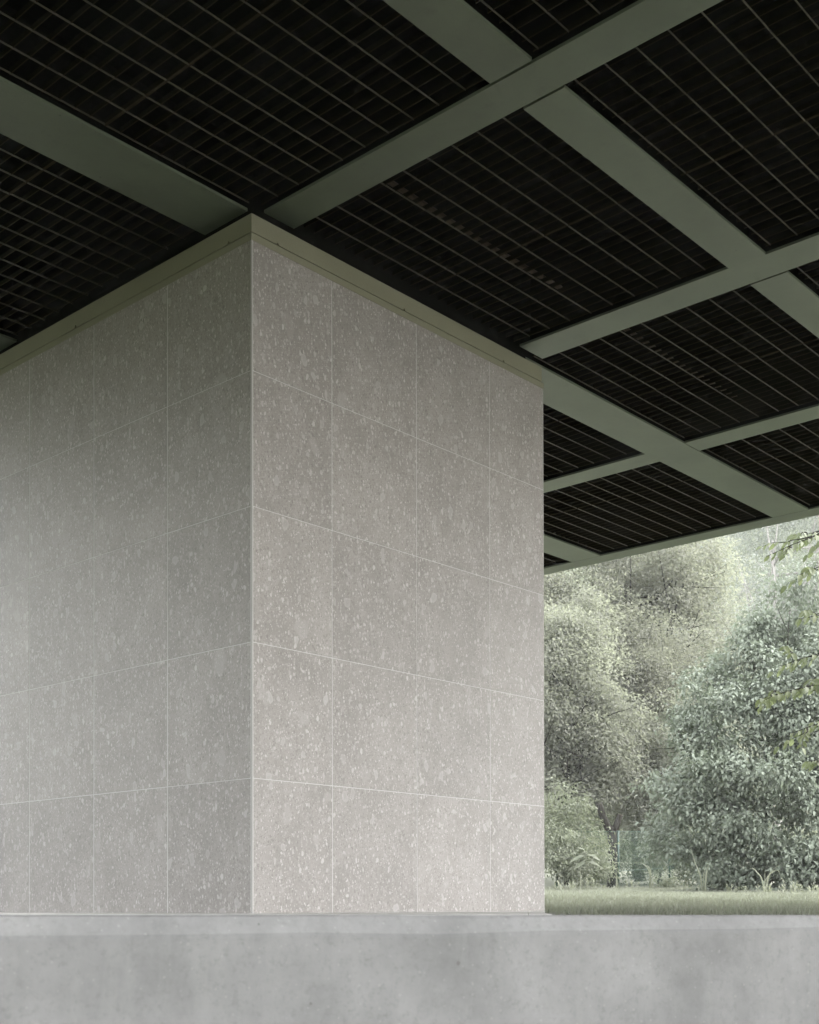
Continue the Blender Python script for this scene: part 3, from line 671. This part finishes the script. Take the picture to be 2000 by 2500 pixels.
# long bladed plants at the lawn's edge: every blade its own part
def blade_mesh(pts, width):
    n = len(pts); V = []; F = []
    for i, p in enumerate(pts):
        t = (pts[min(i+1, n-1)]-pts[max(i-1, 0)]).normalized(); sd_ = rx*.92+fx*.3; sd_ = (sd_-t*sd_.dot(t)).normalized()
        s = i/(n-1); w = width*(.7+.5*s if s < .35 else max(.04, 1.1*(1-s)/.65*.8+.02)); nn = t.cross(sd_)*w*.22
        V += [tuple(p-sd_*w/2+nn), tuple(p), tuple(p+sd_*w/2+nn)]
    for i in range(n-1):
        for j in (0, 1): F.append((i*3+j, i*3+j+1, i*3+3+j+1, i*3+3+j))
    return fast_mesh('blade', V, F, True, np.full(len(V), random.random()))
def blade_plant(D, px, label, blades, cat='plant', nm='iris_plant'):
    t = tag(empty(nm, at(px, D)), label, cat)
    for pl, w in blades:
        q = [put(sx(x, D+dd), D+dd, sz(y, D+dd)) for (x, y, dd) in pl]; q[0].z = lawn_z(D)-.03
        # smooth through control points
        pts = []
        for i in range(len(q)-1):
            p0, p1, p2, p3 = q[max(i-1, 0)], q[i], q[i+1], q[min(i+2, len(q)-1)]
            for s in (0, .33, .67):
                pts.append(.5*((2*p1)+(p2-p0)*s+(2*p0-5*p1+4*p2-p3)*s*s+(3*p1-p0-3*p2+p3)*s**3))
        pts.append(q[-1])
        link('blade', blade_mesh(pts, w*.75), LWEED, t)
blade_plant(21.0, 1717, 'tall plant of three stiff upright sword leaves at the lawn edge', [([(1716, 2172, 0), (1711, 2140, 0), (1697, 2105, 0), (1686, 2066, .1)], .045), ([(1719, 2172, 0), (1719, 2140, 0), (1724, 2115, .1), (1743, 2092, .2)], .03), ([(1721, 2172, 0), (1725, 2140, -.1), (1729, 2120, -.1), (1735, 2110, -.1)], .05)])
blade_plant(23.7, 1590, 'arching plant whose long leaf bends over to the left before the fence', [([(1591, 2170, 0), (1588, 2140, 0), (1580, 2118, 0), (1565, 2107, .1), (1552, 2107, .1), (1540, 2114, .1)], .035), ([(1589, 2170, 0), (1589, 2140, 0), (1586, 2120, -.1), (1574, 2110, -.1)], .05), ([(1594, 2170, 0), (1594, 2150, 0), (1597, 2137, 0)], .03), ([(1586, 2170, 0), (1587, 2156, 0), (1587, 2146, 0)], .03), ([(1590, 2170, 0), (1590, 2130, 0), (1592, 2106, 0)], .022)])
blade_plant(19.8, 1868, 'drooping plant with folded over grass like leaves before the dark shrub', [([(1866, 2175, 0), (1862, 2150, 0), (1850, 2132, 0), (1838, 2121, 0), (1828, 2124, 0)], .035), ([(1870, 2175, 0), (1876, 2145, 0), (1888, 2130, 0), (1901, 2128, 0), (1906, 2140, 0)], .04), ([(1868, 2175, 0), (1868, 2145, 0), (1869, 2122, 0)], .022), ([(1871, 2175, 0), (1876, 2150, 0), (1880, 2134, 0), (1884, 2130, 0)], .035), ([(1865, 2175, 0), (1870, 2150, .1), (1895, 2118, .2), (1925, 2105, .2)], .012)])
blade_plant(23.9, 1633, 'two thin dry stalks beside the second fence post', [([(1631, 2170, 0), (1628, 2135, 0), (1625, 2115, 0), (1619, 2102, 0)], .016), ([(1647, 2170, 0), (1646, 2150, 0), (1646, 2138, 0)], .016), ([(1654, 2170, 0), (1651, 2160, 0), (1648, 2154, 0)], .012)], 'plant', 'dry_stalk')
blade_plant(22.4, 1680, 'low tuft of arching thin grass left of the sword leaved plant', [([(1668, 2172, 0), (1672, 2158, 0), (1682, 2152, 0), (1693, 2156, 0), (1704, 2168, 0)], .018), ([(1676, 2172, 0), (1674, 2158, 0), (1667, 2154, 0), (1660, 2160, 0)], .018), ([(1680, 2172, 0), (1682, 2156, 0), (1690, 2150, 0)], .018), ([(1672, 2172, 0), (1674, 2150, 0), (1680, 2146, 0)], .016)], 'plant', 'grass_tuft')
blade_plant(24.0, 1416, 'pair of upright thin stems near the stone block', [([(1417, 2168, 0), (1418, 2140, 0), (1418, 2117, 0)], .022), ([(1398, 2168, 0), (1399, 2145, 0), (1397, 2120, 0)], .020)], 'plant', 'wild_grass')
blade_plant(24.1, 1508, 'short upright weed at the foot of the first fence post', [([(1506, 2168, 0), (1506, 2152, 0), (1505, 2139, 0)], .05), ([(1510, 2168, 0), (1509, 2155, 0), (1507, 2142, 0)], .03)], 'plant', 'wild_grass')
# broad leaved plant
bp_ = tag(empty('broad_leaved_plant', at(1432, 24.7)), 'plant with a few big spreading leaves standing out before the pale bush', 'plant')
D = 24.7
MB().tube([at(1432, D), put(sx(1432, D), D, sz(2110, D)), put(sx(1433, D), D, sz(2070, D))], [.012, .010, .006], 6).build('stem', LWEED, bp_, smooth=True)
for (x0, y0, x1, y1, w, dz) in [(1432, 2106, 1408, 2115, .11, -.2), (1434, 2106, 1462, 2110, .12, -.2), (1433, 2098, 1419, 2088, .10, -.1), (1434, 2096, 1452, 2086, .10, -.1), (1433, 2090, 1396, 2098, .11, -.2), (1433, 2080, 1441, 2062, .09, 0), (1434, 2088, 1463, 2096, .10, -.3), (1432, 2082, 1416, 2068, .09, .1)]:
    a = put(sx(x0, D), D, sz(y0, D)); e = put(sx(x1, D-.12), D-.12, sz(y1, D-.12)); L_ = (e-a).length*1.15; ax = np.array([(e-a)]); 
    v, f, k = leaf_arrays(np.array([a]), ax, np.array([[-fx.x*.5, -fx.y*.5, .9]]), np.array([L_]), np.array([w]), .35, True)
    link('leaf', fast_mesh('leaf', v, f, True, np.full(8, random.random()*.7)), LBUSH, bp_)
# weeds: separate clumps along the lawn edge
def weed(px, D, h, n, label, spread=.10):
    t = tag(empty('weed_clump', at(px, D)), label, 'weed', 'weeds along the lawn edge')
    P = []; A = []; N = []; L = []; Wd = []
    b = at(px, D)
    for i in range(n):
        s = random.gauss(0, spread); q = b+rx*s+fx*random.gauss(0, spread); hh = h*(.5+.5*random.random())
        m_ = random.randint(5, 9)
        for j in range(m_):
            z = hh*j/m_; an = random.random()*6.28
            P.append(q+Vector((0, 0, z))); A.append(Vector((math.cos(an), math.sin(an), 1.2))); N.append(Vector((random.gauss(0, .3), random.gauss(0, .3), 1))); L.append(.05+.04*random.random()); Wd.append(.018+.012*random.random())
    v, f, k = leaf_arrays(np.array(P), np.array(A), np.array(N), np.array(L), np.array(Wd), .3, False)
    c = link('foliage', fast_mesh('weed', v, f, False, np.repeat(np.random.default_rng(int(px)).random(len(P)), k)), LWEED, t); c['kind'] = 'stuff'
weed(1365, 24.3, .22, 9, 'loose weed clump hugging the stone block edge')
weed(1436, 24.2, .36, 8, 'tallest weed clump, pale and upright below the broad leaves', .07)
weed(1400, 24.3, .20, 9, 'short weed clump between the thin stems')
weed(1545, 24.3, .26, 7, 'pointed weed clump in front of the fence mesh', .08)
weed(1475, 24.4, .14, 8, 'low weed clump left of the first fence post')
weed(1795, 20.4, .18, 8, 'weed clump between sword leaved and drooping plants')
weed(1935, 19.5, .26, 8, 'leafy weed clump before the darkest part of the shrub', .08)
weed(1980, 19.4, .18, 8, 'weed clump at the far right edge of the lawn')
weed(1885, 19.6, .16, 7, 'weed clump at the foot of the drooping plant')

# mown grass on the lawn
n = 90000; r = np.random.default_rng(3)
D = 5.2+20.4*r.random(n)**.8; X = D*(.06+.42*r.random(n))
f_ = np.array(fx); r_ = np.array(rx); P = np.array([CX, CY, 0])+X[:, None]*r_+D[:, None]*f_
zz = np.array([lawn_z(d) for d in D])+np.where((D > 9) & (D < 24), .02*np.sin(X*1.7+D*.8), 0); P[:, 2] = zz-.005
# keep off the slab and the paving
poly = [(p.x*S, p.y*S) for p in [FL, FR]+back]
def inside(px_, py_, poly):
    c = np.zeros(len(px_), bool); j = len(poly)-1
    for i in range(len(poly)):
        xi, yi = poly[i]; xj, yj = poly[j]
        c ^= ((yi > py_) != (yj > py_)) & (px_ < (xj-xi)*(py_-yi)/(yj-yi+1e-12)+xi); j = i
    return c
strip_poly = [(-.46, 2.75), (-1.0, -1.18), (.40, -2.40), (2.2, -1.5), (3.64, -.9), (3.66, 6.5), (-.45, 6.5)]
strip_poly = [(a*S, b_*S) for a, b_ in strip_poly]
ok = (X/D > .09) & ~inside(P[:, 0], P[:, 1], poly) & ~inside(P[:, 0], P[:, 1], strip_poly); P = P[ok]; D = D[ok]; n = len(P)
edge = np.clip((D-23.5)/1.5, 0, 1)
A = np.stack([r.normal(0, .35, n), r.normal(0, .35, n), np.ones(n)], 1); L = (.03+.04*r.random(n))*(1+1.6*edge*r.random(n)); Wd = .004+.00028*D+.001*r.random(n)
N = np.stack([r.normal(size=n), r.normal(size=n), np.full(n, .1)], 1)
v, f, k = leaf_arrays(P, A, N, L, Wd, .6, False)
tint = np.clip(.5+.3*np.sin(P[:, 0]*1.3)*np.sin(P[:, 1]*1.1)+r.normal(0, .25, n), 0, 1)
g = link('grass', fast_mesh('grass', v, f, False, np.repeat(tint, k)), GRASSM); tag(g, 'short pale green mown grass covering the lawn', 'grass', kind='stuff')
print('near leaves', nleaf)

# thin haze in the air
hzb = MB(); hzb.box(-140, 200, -140, 200, -2.6, 62)
hm_ = bpy.data.materials.new('haze_air'); hm_.use_nodes = True; nn = hm_.node_tree; nn.nodes.clear()
ho = nn.nodes.new('ShaderNodeOutputMaterial'); hp = nn.nodes.new('ShaderNodeVolumePrincipled'); hp.inputs['Density'].default_value = .0009
hp.inputs['Color'].default_value = (.93, .94, .93, 1); nn.links.new(hp.outputs[0], ho.inputs['Volume'])
hz_o = hzb.build('haze', hm_); tag(hz_o, 'thin pale haze hanging in the park air', 'haze', kind='stuff')
